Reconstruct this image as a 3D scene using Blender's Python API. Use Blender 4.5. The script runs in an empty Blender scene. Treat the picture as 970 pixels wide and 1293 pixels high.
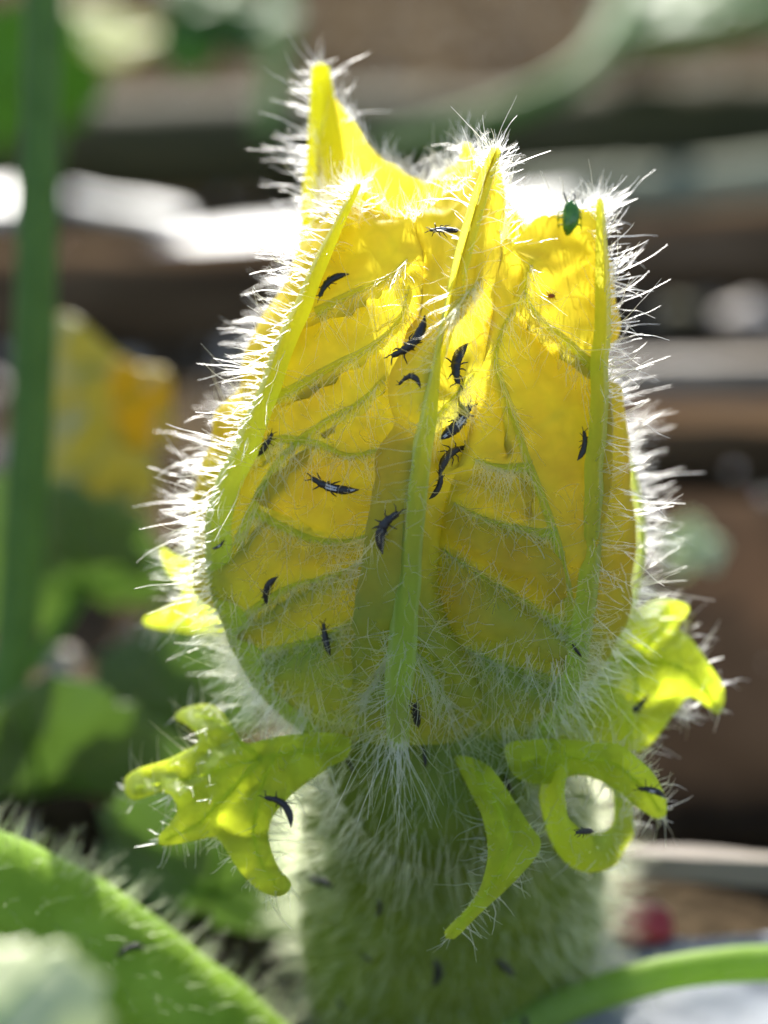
import bpy, bmesh, math, random
import numpy as np
from mathutils import Vector, Matrix, noise
from mathutils.bvhtree import BVHTree
from mathutils.geometry import delaunay_2d_cdt

# One Blender unit is one centimetre: the whole view is about 4 x 5 cm of a gourd patch.
random.seed(7); rng = np.random.default_rng(7)
S = bpy.context.scene
S.unit_settings.system = 'METRIC'; S.unit_settings.scale_length = 0.01
COL = S.collection
R = math.radians

# ------------------------------------------------------------------ camera
PITCH = R(20); CAM = Vector((0, -9.4, 7.4)); DIST = 10.0
FW = Vector((0, math.cos(PITCH), -math.sin(PITCH))); UP = Vector((0, math.sin(PITCH), math.cos(PITCH))); RT = Vector((1, 0, 0))
cd = bpy.data.cameras.new('camera'); cam = bpy.data.objects.new('camera', cd); COL.objects.link(cam)
cam.location = CAM; cam.rotation_euler = (math.pi/2 - PITCH, 0, 0)
cd.sensor_fit = 'VERTICAL'; cd.sensor_height = 24; cd.sensor_width = 18; cd.lens = 12/0.2586
cd.clip_start = 0.1; cd.clip_end = 60000
cd.dof.use_dof = True; cd.dof.focus_distance = DIST + 0.28; cd.dof.aperture_fstop = 0.122
S.camera = cam

# ------------------------------------------------------------------ light
SUN_EL, SUN_AZ = R(37), R(-9)          # azimuth from +Y (behind the flower), negative = to the left
sun_dir = Vector((math.sin(SUN_AZ)*math.cos(SUN_EL), math.cos(SUN_AZ)*math.cos(SUN_EL), math.sin(SUN_EL)))
w = bpy.data.worlds.new('World'); S.world = w; w.use_nodes = True
nt = w.node_tree; sky = nt.nodes.new('ShaderNodeTexSky'); sky.sky_type = 'NISHITA'; sky.sun_disc = False
sky.sun_elevation = SUN_EL; sky.sun_rotation = SUN_AZ
nt.links.new(sky.outputs[0], nt.nodes['Background'].inputs[0]); nt.nodes['Background'].inputs[1].default_value = 0.11
sl = bpy.data.lights.new('sun', 'SUN'); sl.energy = 5.0; sl.angle = R(0.5); sl.color = (1, 0.96, 0.88)
so = bpy.data.objects.new('sun', sl); COL.objects.link(so)
so.rotation_euler = sun_dir.to_track_quat('Z', 'Y').to_euler(); so.location = sun_dir*300
S.view_settings.view_transform = 'Standard'; S.view_settings.look = 'None'
S.view_settings.exposure = 1.32; S.view_settings.gamma = 1
S.cycles.max_bounces = 10; S.cycles.diffuse_bounces = 5; S.cycles.glossy_bounces = 3; S.cycles.transmission_bounces = 8
S.cycles.transparent_max_bounces = 8; S.cycles.use_denoising = True
S.cycles.sample_clamp_indirect = 6

# ------------------------------------------------------------------ helpers
def P(px, py, d):
    """a point seen at photo pixel (px, py), d cm behind the plane 10 cm from the lens"""
    k = (DIST + d)/2500.0
    return CAM + FW*(DIST + d) + RT*((px - 485)*k) + UP*((646.5 - py)*k)
def ray(px, py):
    return (FW + RT*((px - 485)/2500.0) + UP*((646.5 - py)/2500.0)).normalized()
def G(px, py, z=0.0):
    r = ray(px, py); return CAM + r*((z - CAM.z)/r.z)
def proj(v):
    q = v - CAM; d = q.dot(FW); return 485 + q.dot(RT)/d*2500, 646.5 - q.dot(UP)/d*2500

def link(name, mesh, mat=None, parent=None, smooth=True):
    o = bpy.data.objects.new(name, mesh); COL.objects.link(o)
    if mat: mesh.materials.append(mat)
    if smooth and hasattr(mesh, 'polygons'):
        mesh.polygons.foreach_set('use_smooth', [True]*len(mesh.polygons))
    if parent:
        o.parent = parent; o.matrix_parent_inverse = Matrix.Translation(-parent.location)
    return o
def tag(o, label=None, cat=None, group=None, kind=None):
    if label: o['label'] = label
    if cat: o['category'] = cat
    if group: o['group'] = group
    if kind: o['kind'] = kind
    return o
def empty(name, loc, label, cat, group=None):
    o = bpy.data.objects.new(name, None); COL.objects.link(o); o.location = loc; o.empty_display_size = .1
    bpy.context.view_layer.update()
    return tag(o, label, cat, group)
def mesh_from(name, v, f):
    m = bpy.data.meshes.new(name); m.from_pydata([tuple(a) for a in v], [], f); m.update(); return m

def catmull(pts, n):
    pts = np.array(pts, float); k = len(pts); out = []
    p = np.vstack([2*pts[0] - pts[1], pts, 2*pts[-1] - pts[-2]])
    for t in np.linspace(0, k - 1, n):
        i = min(int(t), k - 2); u = t - i; a, b, c, d = p[i:i+4]
        out.append(0.5*((2*b) + (-a + c)*u + (2*a - 5*b + 4*c - d)*u*u + (-a + 3*b - 3*c + d)*u**3))
    return np.array(out)

def tube_data(path, radii, sides=10, flat=1.0, up=None):
    """vertices and faces of a tapered tube with closed rounded ends"""
    path = [Vector(p) for p in path]; n = len(path); v = []; f = []
    prev = None
    for i, p in enumerate(path):
        t = (path[min(i+1, n-1)] - path[max(i-1, 0)]).normalized()
        if prev is None:
            a = (up or Vector((.3, .2, 1))); prev = (a - t*a.dot(t)).normalized()
        else:
            prev = (prev - t*prev.dot(t)).normalized()
        b = t.cross(prev)
        for j in range(sides):
            a = 2*math.pi*j/sides
            v.append(p + (prev*math.cos(a)*flat + b*math.sin(a))*radii[i])
    for i in range(n-1):
        for j in range(sides):
            k = (j+1) % sides
            f.append((i*sides+j, i*sides+k, (i+1)*sides+k, (i+1)*sides+j))
    v.append(path[0] - (path[1]-path[0]).normalized()*radii[0]*.6); v.append(path[-1] + (path[-1]-path[-2]).normalized()*radii[-1]*.6)
    for j in range(sides):
        k = (j+1) % sides
        f.append((len(v)-2, k, j)); f.append((len(v)-1, (n-1)*sides+j, (n-1)*sides+k))
    return v, f
def ridge_data(path, norms, radii, k=7):
    """a raised ridge: half-round shell standing on a surface, its feet tucked into it"""
    v = []; f = []; n = len(path)
    for i in range(n):
        t = (path[min(i+1, n-1)] - path[max(i-1, 0)]).normalized(); nn = norms[i]; nn = (nn - t*nn.dot(t)).normalized(); b = t.cross(nn)
        for j in range(k):
            a = math.pi*(-.12 + 1.24*j/(k-1)); v.append(path[i] + b*math.cos(a)*radii[i]*1.1 + nn*math.sin(a)*radii[i]*.85)
    for i in range(n-1):
        for j in range(k-1): f.append((i*k+j, i*k+j+1, (i+1)*k+j+1, (i+1)*k+j))
    v.append(path[-1] + (path[-1]-path[-2]).normalized()*radii[-1]*.9); e = len(v)-1
    for j in range(k-1): f.append(((n-1)*k+j, (n-1)*k+j+1, e))
    return v, f
def tube(name, path, radii, mat, parent=None, sides=10, flat=1.0, up=None):
    v, f = tube_data(path, radii, sides, flat, up); return link(name, mesh_from(name, v, f), mat, parent)

def hairs(name, roots, parent, mat, rad=0.0022, pts=6):
    """roots: list of (root, direction, length, bend vector); one curves object, tapering strands"""
    n = len(roots); hc = bpy.data.hair_curves.new(name); hc.add_curves([pts]*n)
    ro = np.array([tuple(r[0]) for r in roots]); di = np.array([tuple(r[1]) for r in roots])
    le = np.array([r[2] for r in roots])[:, None]; be = np.array([tuple(r[3]) for r in roots])
    t = np.linspace(0, 1, pts)
    wob = rng.normal(0, .014, (n, pts, 3)); wob[:, :2] = 0
    pos = ro[:, None] + di[:, None]*le[:, None]*t[None, :, None] + be[:, None]*le[:, None]*(t**2)[None, :, None] + wob*le[:, None]
    hc.attributes['position'].data.foreach_set('vector', pos.astype(np.float32).ravel())
    ra = rad*(0.7 + 0.6*rng.random((n, 1)))*(1.0 - 0.75*t[None])
    a = hc.attributes.get('radius') or hc.attributes.new('radius', 'FLOAT', 'POINT')
    a.data.foreach_set('value', ra.astype(np.float32).ravel())
    o = link(name, hc, mat, parent, smooth=False); o['kind'] = 'stuff'; return o

def rvec():
    return Vector(rng.normal(0, 1, 3).tolist())

# ------------------------------------------------------------------ materials
def mat_new(name):
    m = bpy.data.materials.new(name); m.use_nodes = True; t = m.node_tree; t.nodes.clear()
    return m, t, t.nodes, t.links
def ramp(N, L, fac, stops):
    r = N.new('ShaderNodeValToRGB'); e = r.color_ramp.elements
    e[0].position, e[0].color = stops[0][0], (*stops[0][1], 1); e[1].position, e[1].color = stops[-1][0], (*stops[-1][1], 1)
    for p, c in stops[1:-1]:
        x = e.new(p); x.color = (*c, 1)
    L.new(fac, r.inputs[0]); return r.outputs[0]
def noise_tex(N, L, scale, detail=4, rough=.55, coord='Object', dist=0):
    tc = N.new('ShaderNodeTexCoord'); n = N.new('ShaderNodeTexNoise')
    n.inputs['Scale'].default_value = scale; n.inputs['Detail'].default_value = detail; n.inputs['Roughness'].default_value = rough
    n.inputs['Distortion'].default_value = dist
    L.new(tc.outputs[coord], n.inputs['Vector']); return n
def mixc(N, L, fac, a, b, mode='MIX'):
    m = N.new('ShaderNodeMix'); m.data_type = 'RGBA'; m.blend_type = mode
    for s, x in ((0, fac), (6, a), (7, b)):
        if isinstance(x, (int, float)): m.inputs[s].default_value = x
        elif isinstance(x, tuple): m.inputs[s].default_value = (*x, 1)
        else: L.new(x, m.inputs[s])
    return m.outputs[2]
def leafy(name, col_a, col_b, trans=.5, tcol=None, scale=6, gloss=.12, rough=.45, bump=.3, bscale=30, attr=None, acol=None, voro=None, atrans=None):
    """plant tissue: diffuse + translucent + a little gloss; colour from noise, an optional painted attribute (green tissue)"""
    m, t, N, L = mat_new(name)
    n = noise_tex(N, L, scale); c = ramp(N, L, n.outputs['Fac'], [(.3, col_a), (.7, col_b)])
    ct = c
    if tcol: ct = mixc(N, L, .75, c, tcol)
    if attr:
        a = N.new('ShaderNodeAttribute'); a.attribute_name = attr
        c = mixc(N, L, a.outputs['Fac'], c, acol); ct = mixc(N, L, a.outputs['Fac'], ct, atrans or acol)
    if voro:
        a2 = N.new('ShaderNodeAttribute'); a2.attribute_name = 'orange'
        c = mixc(N, L, a2.outputs['Fac'], c, (.48, .32, .05)); ct = mixc(N, L, a2.outputs['Fac'], ct, (.78, .57, .06))
    d = N.new('ShaderNodeBsdfDiffuse'); L.new(c, d.inputs['Color'])
    tr = N.new('ShaderNodeBsdfTranslucent'); L.new(ct, tr.inputs['Color'])
    mx = N.new('ShaderNodeMixShader'); mx.inputs[0].default_value = trans; L.new(d.outputs[0], mx.inputs[1]); L.new(tr.outputs[0], mx.inputs[2])
    g = N.new('ShaderNodeBsdfGlossy'); g.inputs['Roughness'].default_value = rough
    fr = N.new('ShaderNodeFresnel'); fr.inputs[0].default_value = 1.4
    mu = N.new('ShaderNodeMath'); mu.operation = 'MULTIPLY'; L.new(fr.outputs[0], mu.inputs[0]); mu.inputs[1].default_value = gloss*3
    m2 = N.new('ShaderNodeMixShader'); L.new(mu.outputs[0], m2.inputs[0]); L.new(mx.outputs[0], m2.inputs[1]); L.new(g.outputs[0], m2.inputs[2])
    b = N.new('ShaderNodeBump'); b.inputs['Strength'].default_value = bump; b.inputs['Distance'].default_value = .045 if voro else .02
    if voro:
        tc2 = N.new('ShaderNodeTexCoord'); ve = N.new('ShaderNodeTexVoronoi'); ve.feature = 'DISTANCE_TO_EDGE'; ve.inputs['Scale'].default_value = voro*1.3
        nd = noise_tex(N, L, 9, 2); vm = N.new('ShaderNodeVectorMath'); vm.operation = 'MULTIPLY_ADD'; vm.inputs[1].default_value = (.12, .12, .12); L.new(nd.outputs['Color'], vm.inputs[0]); L.new(tc2.outputs['Object'], vm.inputs[2]); L.new(vm.outputs[0], ve.inputs['Vector']); ed = ramp(N, L, ve.outputs['Distance'], [(0, (.88, .90, .8)), (.3, (1, 1, 1))])  # cell edges darkened in colour so the flatly lit puffs read as relief
        n3 = noise_tex(N, L, 3.5, 3); bl = ramp(N, L, n3.outputs['Fac'], [(.32, (.86, .76, .7)), (.62, (1, 1, 1))])
        L.new(mixc(N, L, 1.0, mixc(N, L, 1.0, ct, ed, 'MULTIPLY'), bl, 'MULTIPLY'), tr.inputs['Color'])
        tc = N.new('ShaderNodeTexCoord'); v = N.new('ShaderNodeTexVoronoi'); v.feature = 'SMOOTH_F1'; v.inputs['Scale'].default_value = voro
        L.new(tc.outputs['Object'], v.inputs['Vector']); L.new(v.outputs['Distance'], b.inputs['Height']); b.invert = True
    else:
        n2 = noise_tex(N, L, bscale, 3); L.new(n2.outputs['Fac'], b.inputs['Height'])
    for s in (d, tr, g): L.new(b.outputs[0], s.inputs['Normal'])
    o = N.new('ShaderNodeOutputMaterial'); L.new(m2.outputs[0], o.inputs[0]); return m
def solid(name, stops, scale=4, rough=.7, spec=.3, bump=.4, bscale=20, bdist=.05, stretch=None, detail=5):
    m, t, N, L = mat_new(name)
    tc = N.new('ShaderNodeTexCoord'); mp = N.new('ShaderNodeMapping'); L.new(tc.outputs['Object'], mp.inputs[0])
    if stretch: mp.inputs['Scale'].default_value = stretch
    n = N.new('ShaderNodeTexNoise'); n.inputs['Scale'].default_value = scale; n.inputs['Detail'].default_value = detail; L.new(mp.outputs[0], n.inputs[0])
    c = ramp(N, L, n.outputs['Fac'], stops)
    p = N.new('ShaderNodeBsdfPrincipled'); L.new(c, p.inputs['Base Color']); p.inputs['Roughness'].default_value = rough
    p.inputs['Specular IOR Level'].default_value = spec
    n2 = N.new('ShaderNodeTexNoise'); n2.inputs['Scale'].default_value = bscale; n2.inputs['Detail'].default_value = 5; L.new(mp.outputs[0], n2.inputs[0])
    b = N.new('ShaderNodeBump'); b.inputs['Strength'].default_value = bump; b.inputs['Distance'].default_value = bdist
    L.new(n2.outputs['Fac'], b.inputs['Height']); L.new(b.outputs[0], p.inputs['Normal'])
    o = N.new('ShaderNodeOutputMaterial'); L.new(p.outputs[0], o.inputs[0]); return m
def hair_mat(name, col, rough=.3):
    m, t, N, L = mat_new(name)
    h = N.new('ShaderNodeBsdfHairPrincipled'); h.model = 'CHIANG'; h.parametrization = 'COLOR'
    h.inputs['Color'].default_value = (*col, 1); h.inputs['Roughness'].default_value = rough; h.inputs['Radial Roughness'].default_value = .45
    h.inputs['Coat'].default_value = .2
    o = N.new('ShaderNodeOutputMaterial'); L.new(h.outputs[0], o.inputs[0]); return m

M = {}
M['petal'] = leafy('petal_tissue', (.66, .52, .05), (.78, .64, .07), trans=.60, tcol=(.95, .85, .05), scale=2.5, gloss=.05, rough=.5,
                   bump=.7, voro=6, attr='green', acol=(.26, .40, .09), atrans=(.42, .58, .10))
M['rib'] = leafy('rib_tissue', (.62, .66, .06), (.72, .72, .08), trans=.80, tcol=(.97, .95, .10), scale=8, gloss=.04, rough=.5, bump=.3,
                 attr='green', acol=(.36, .48, .12), atrans=(.74, .88, .26))
M['sepal'] = leafy('sepal_tissue', (.40, .55, .12), (.52, .64, .16), trans=.88, tcol=(.97, 1.0, .22), scale=7, gloss=.008, bump=.5, bscale=16)
M['ovary'] = leafy('ovary_skin', (.09, .13, .025), (.16, .20, .04), trans=.25, tcol=(.4, .5, .08), scale=5, gloss=.04, bump=.5, bscale=12)
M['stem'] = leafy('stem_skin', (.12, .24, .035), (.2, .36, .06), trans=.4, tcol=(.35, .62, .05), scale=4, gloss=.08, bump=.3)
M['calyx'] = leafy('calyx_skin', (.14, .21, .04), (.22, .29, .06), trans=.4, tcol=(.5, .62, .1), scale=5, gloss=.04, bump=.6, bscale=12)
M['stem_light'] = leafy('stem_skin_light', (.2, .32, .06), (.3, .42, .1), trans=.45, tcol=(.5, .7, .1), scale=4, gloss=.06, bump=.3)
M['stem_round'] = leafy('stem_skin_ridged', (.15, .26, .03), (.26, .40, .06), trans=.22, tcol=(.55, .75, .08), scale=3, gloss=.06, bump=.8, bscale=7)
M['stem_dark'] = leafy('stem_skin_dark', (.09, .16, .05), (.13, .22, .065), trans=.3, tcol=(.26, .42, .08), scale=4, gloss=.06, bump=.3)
M['leaf'] = leafy('leaf_blade', (.06, .12, .03), (.10, .19, .045), trans=.4, tcol=(.26, .48, .04), scale=1.5, gloss=.1, bump=.5, bscale=4)
M['leaf_dull'] = leafy('leaf_blade_dull', (.15, .20, .09), (.23, .29, .13), trans=.5, tcol=(.36, .50, .16), scale=1.0, gloss=.06, bump=.5, bscale=3)
M['leaf_yellow'] = leafy('leaf_blade_yellow', (.3, .36, .06), (.46, .46, .12), trans=.5, tcol=(.7, .75, .1), scale=1.0, gloss=.06, bump=.5, bscale=3)
M['leaf_pale'] = leafy('leaf_blade_pale', (.66, .72, .42), (.76, .80, .5), trans=.5, scale=2, gloss=.1, bump=.4, bscale=5)
M['faded'] = leafy('faded_petal', (.42, .36, .04), (.62, .42, .02), trans=.35, tcol=(.7, .45, .01), scale=1.2, gloss=.03, bump=.4, bscale=5)
M['faded_pale'] = leafy('faded_petal_pale', (.36, .34, .07), (.50, .44, .10), trans=.35, tcol=(.6, .52, .08), scale=1.2, gloss=.03, bump=.4, bscale=5)
M['hair'] = hair_mat('plant_hair', (.93, .95, .86))
M['hair_soft'] = hair_mat('plant_hair_soft', (.62, .68, .40), .4)
M['hair_green'] = hair_mat('plant_hair_green', (.20, .26, .07), .5)
M['thrips'] = solid('insect_shell', [(.3, (.010, .009, .011)), (.7, (.022, .02, .022))], scale=30, rough=.35, spec=.5, bump=.3, bscale=60, bdist=.01)
M['wing'] = solid('insect_wing', [(.3, (.35, .35, .37)), (.7, (.6, .6, .62))], scale=30, rough=.25, spec=.6, bump=.2, bscale=60, bdist=.005)
M['bug'] = solid('green_shell', [(.3, (.025, .10, .012)), (.7, (.09, .26, .025))], scale=18, rough=.25, spec=.6, bump=.4, bscale=30, bdist=.01)
M['mite'] = solid('red_shell', [(.3, (.25, .05, .01)), (.7, (.4, .1, .02))], scale=30, rough=.4)
M['soil'] = solid('soil', [(.3, (.022, .016, .010)), (.5, (.055, .040, .024)), (.72, (.13, .10, .062))], scale=.35, rough=1.0, spec=0, bump=.8, bscale=2.2, bdist=.5, detail=8)  # soil colour kept dark in place of canopy shade over the ground
M['wood'] = solid('dark_wood', [(.3, (.035, .021, .012)), (.5, (.085, .054, .030)), (.75, (.17, .11, .065))], scale=1.2, rough=1.0, spec=0, bump=.5, bscale=5, bdist=.1, stretch=(.25, 1, 1))  # dark tone replaces the dappled shade over logs and planks
M['board'] = solid('reddish_board', [(.3, (.012, .008, .005)), (.5, (.026, .018, .012)), (.7, (.05, .030, .018))], scale=.6, rough=1.0, spec=0, bump=.5, bscale=4, bdist=.08, stretch=(1, .3, 1))
M['bamboo'] = solid('shaded_bamboo', [(.25, (.10, .11, .06)), (.6, (.20, .21, .13)), (.85, (.3, .3, .2))], scale=1.3, rough=.7, spec=.2, bump=.3, bscale=6, bdist=.05, stretch=(.2, 1, 1))  # grey-green stands in for the shaded stretch of the white pole
M['bamboo_brown'] = solid('old_bamboo', [(.25, (.035, .034, .014)), (.6, (.075, .065, .028)), (.85, (.13, .095, .05))], scale=1.0, rough=.75, spec=.15, bump=.3, bscale=6, bdist=.05, stretch=(.2, 1, 1))
M['pale'] = solid('sunlit_white_wood', [(.25, (.5, .46, .4)), (.7, (.74, .72, .68))], scale=1.6, rough=.45, spec=.5, bump=.25, bscale=6, bdist=.04, stretch=(.2, 1, 1))  # white colour stands in for full sun on a background pole
M['plank_edge'] = solid('bare_plank', [(.3, (.13, .10, .07)), (.5, (.22, .18, .135)), (.7, (.34, .29, .225))], scale=2.0, rough=.6, spec=.35, bump=.4, bscale=8, bdist=.04, stretch=(.2, 1, 1))
M['film'] = solid('grey_film', [(.25, (.13, .14, .16)), (.7, (.22, .24, .27))], scale=1.5, rough=.7, spec=.2, bump=.4, bscale=2.5, bdist=.1)
M['chip'] = solid('pale_chip', [(.3, (.22, .17, .13)), (.7, (.45, .40, .34))], scale=3, rough=.6, bump=.4)
M['glint'] = solid('glint_stone', [(.3, (.10, .085, .07)), (.7, (.28, .25, .21))], scale=1.5, rough=.16, spec=.6, bump=.1)  # glossy finish so the added stones throw sun glints
M['red'] = solid('red_plastic', [(.3, (.22, .012, .012)), (.7, (.32, .02, .018))], scale=3, rough=.4, spec=.5, bump=.2)

# ------------------------------------------------------------------ ground
def build_ground():
    n = 150; v = []; f = []
    xs = np.concatenate([-np.geomspace(60, 20000, 14)[::-1], np.linspace(-58, 58, n), np.geomspace(60, 20000, 14)])
    ys = np.concatenate([-np.geomspace(14, 20000, 14)[::-1], np.linspace(-13, 110, n), np.geomspace(112, 20000, 14)])
    for y in ys:
        for x in xs:
            q = Vector((x*.35, y*.35, 0)); fade = 1/(1 + (max(abs(x), abs(y))/100)**2)
            v.append((x, y, (noise.noise(q)*.35 + noise.noise(q*3.1)*.14)*fade - .3))
    k = len(xs)
    for j in range(len(ys)-1):
        for i in range(k-1):
            f.append((j*k+i, j*k+i+1, (j+1)*k+i+1, (j+1)*k+i))
    return tag(link('ground', mesh_from('ground', v, f), M['soil']), 'dark brown garden soil behind the flower', 'ground', kind='structure')
ground = build_ground()

# ------------------------------------------------------------------ poles, planks, litter
def pole(name, a, b, r0, r1, mat, label, cat, nodes=0, sag=0, nodemat=None):
    a, b = Vector(a), Vector(b); e = empty(name, a, label, cat, 'poles and boards lying on the soil')
    n = 24; path = []; rad = []
    for i in range(n):
        t = i/(n-1); p = a.lerp(b, t); p = p + Vector((0, noise.noise(p*.3)*r0*.25, noise.noise(p*.3 + Vector((9, 0, 0)))*r0*.2 - sag*4*t*(1-t)))
        path.append(p); rad.append((r0 + (r1-r0)*t)*(1 + .06*noise.noise(p*.8)))
    tube('culm' if nodes else 'shaft', path, rad, mat, e, sides=16)
    for i in range(nodes):
        t = (i + .6)/nodes; j = min(int(t*(n-1)), n-2); p = path[j]; q = (path[j+1]-path[j]).normalized()
        r = rad[j]
        tube('node_ring', [p - q*r*.16, p - q*r*.05, p + q*r*.05, p + q*r*.16], [r*1.0, r*1.1, r*1.09, r*1.0], nodemat or mat, e, sides=16)
    return e
def board(name, a, b, width, thick, mat, label, cat, tilt=0.0, emat=None):
    """a plank from a to b with rough edges; width runs across, thick is upright"""
    a, b = Vector(a), Vector(b); e = empty(name, a, label, cat, 'poles and boards lying on the soil')
    t = (b-a).normalized(); s = Vector((-t.y, t.x, 0)).normalized(); u = t.cross(s); 
    if u.z < 0: u = -u
    rot = Matrix.Rotation(tilt, 3, t); s = rot @ s; u = rot @ u
    n = 30; v = []; f = []
    prof = [(-.5, -.5), (.5, -.5), (.5, .38), (.44, .5), (-.44, .5), (-.5, .38)]; k = len(prof)
    for i in range(n):
        p = a.lerp(b, i/(n-1)); jj = noise.noise(p*.9)*.04
        for (x, z) in prof: v.append(p + s*(x*width + jj) + u*(z*thick + noise.noise(p*1.7 + Vector((x*5, 0, z*5)))*.04))
    for i in range(n-1):
        for j in range(k):
            q = (j+1) % k; f.append((i*k+j, i*k+q, (i+1)*k+q, (i+1)*k+j))
    f.append(tuple(range(k))[::-1]); f.append(tuple((n-1)*k + j for j in range(k)))
    bm = mesh_from('plank', v, f); link('plank', bm, mat, e, smooth=False)
    return e

def lay(px0, py0, px1, py1, z):      # a line on the ground plane at height z
    return G(px0, py0, z), G(px1, py1, z)

a, b = lay(-120, 205, 1100, 160, .7); pole('bamboo_pole', a, b, 1.0, 1.1, M['bamboo_brown'], 'brown old bamboo pole lying farthest behind the flower, above the white one', 'pole', nodes=3)
def slab(name, c0, c1, c2, c3_, z, thick, mat, label, cat):
    """a split board lying flat: four corners of its top face as seen on the plane at height z, front left first"""
    q = [G(*c, z) for c in (c0, c1, c2, c3_)]; e = empty(name, q[0], label, cat, 'poles and boards lying on the soil'); n, k = 26, 8; v = []; f = []
    for i in range(n):
        for j in range(k):
            u, w_ = i/(n-1), j/(k-1); p = (q[0].lerp(q[1], u)).lerp(q[3].lerp(q[2], u), w_)
            p = p + Vector((.1*noise.noise(p*.7) if i in (0, n-1) else 0, .12*noise.noise(p*.5 + Vector((0, 0, 4))), .10*math.sin(math.pi*w_) + .05*noise.noise(p*.8))); v.append(p)
    f = [(i*k+j, (i+1)*k+j, (i+1)*k+j+1, i*k+j+1) for i in range(n-1) for j in range(k-1)]
    o = link('plank', mesh_from('plank', v, f), mat, e); m = o.modifiers.new('thickness', 'SOLIDIFY'); m.thickness = thick; m.offset = -1
    return e
slab('sun_glare_board', (182, 328), (725, 280), (725, 240), (235, 292), .8, .3, M['pale'], 'long board coloured white for sun glare, behind the top of the yellow flower', 'board')  # flat board shape and white colour imitate the pole's sun glare
slab('sun_glare_board', (90, 253), (236, 282), (232, 266), (92, 246), .8, .25, M['pale'], 'short board coloured white for sun glare, between the green stem and the long white board', 'board')
slab('sun_glare_board', (-90, 262), (22, 262), (18, 236), (-90, 236), .8, .25, M['pale'], 'stub of board coloured white for sun glare, at the far left behind the green stem', 'board')
a, b = lay(660, 262, 1120, 236, .5); pole('bamboo_pole', a, b, .62, .7, M['bamboo'], 'grey-green bamboo pole right of the flower tips, ending behind the flower', 'pole', nodes=2)
a, b = lay(560, 352, 1120, 325, .3); pole('log', a, b, .85, .95, M['wood'], 'dark brown log below the grey-green bamboo pole on the right', 'log')
a, b = lay(-80, 392, 470, 372, .3); pole('log', a, b, .8, .95, M['wood'], 'dark brown log on the left, below the white sticks', 'log')
a, b = lay(600, 478, 1090, 478, .5); board('plank', a, b, .34, .5, M['plank_edge'], 'pale narrow plank edge right of the yellow flower at mid height', 'plank')
a, b = lay(600, 545, 1090, 548, .3); board('plank', a, b, 1.1, .5, M['wood'], 'dark brown plank lying just below the pale plank on the right', 'plank')
a, b = lay(690, 1084, 1090, 1102, .5); board('plank', a, b, .14, .2, M['plank_edge'], 'pale weathered lath low on the right, above the arching green stem', 'lath')
slab('plank', (800, 1050), (1120, 1050), (1100, 630), (830, 630), .05, .25, M['board'], 'broad dark reddish brown board lying flat along the right edge', 'plank')

def pebble(name, p, r, mat, label=None, cat='stone', group=None, seed=0, sq=.6):
    bm = bmesh.new(); bmesh.ops.create_icosphere(bm, subdivisions=3, radius=r)
    for q in bm.verts:
        q.co *= 1 + .35*noise.noise(q.co/r*1.1 + Vector((seed*7.3, 0, 0))); q.co.z *= sq
    m = bpy.data.meshes.new(name); bm.to_mesh(m); bm.free(); o = link(name, m, mat); o.location = p
    return tag(o, label, cat, group)
pebble('pebble', G(946, 402, .3), .42, M['chip'], 'round pale pebble shining above the pale plank on the right edge', 'pebble', seed=1)
pebble('pebble', G(858, 396, .2), .3, M['bamboo_brown'], 'small dull pebble left of the shining round pebble', 'pebble', seed=2)
pebble('pebble', G(75, 836, .2), .19, M['chip'], 'pinkish pebble on the soil left of the fuzzy flower base', 'pebble', seed=3)
pebble('plastic_scrap', G(812, 1168, .18), .2, M['red'], 'red plastic scrap under the pale lath low on the right', 'plastic scrap', seed=5)

# ground film patch at the lower right
def film():
    v = []; f = []; n = 40; a = G(640, 1500, .05); c = G(1250, 1195, .05)
    for j in range(n):
        for i in range(n):
            x = a.x + (c.x-a.x)*i/(n-1); y = a.y + (c.y-a.y)*j/(n-1)
            q = Vector((x*1.2, y*1.2, 3)); v.append((x, y + .1*noise.noise(q*2), .12 + .1*noise.noise(q) + .04*noise.noise(q*3)))
    for j in range(n-1):
        for i in range(n-1): f.append((j*n+i, j*n+i+1, (j+1)*n+i+1, (j+1)*n+i))
    o = link('mulch_film', mesh_from('mulch_film', v, f), M['film'])
    mod = o.modifiers.new('thickness', 'SOLIDIFY'); mod.thickness = .02
    return tag(o, 'crumpled grey sheet on the ground under the arching green stem', 'sheet')
film()

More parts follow.
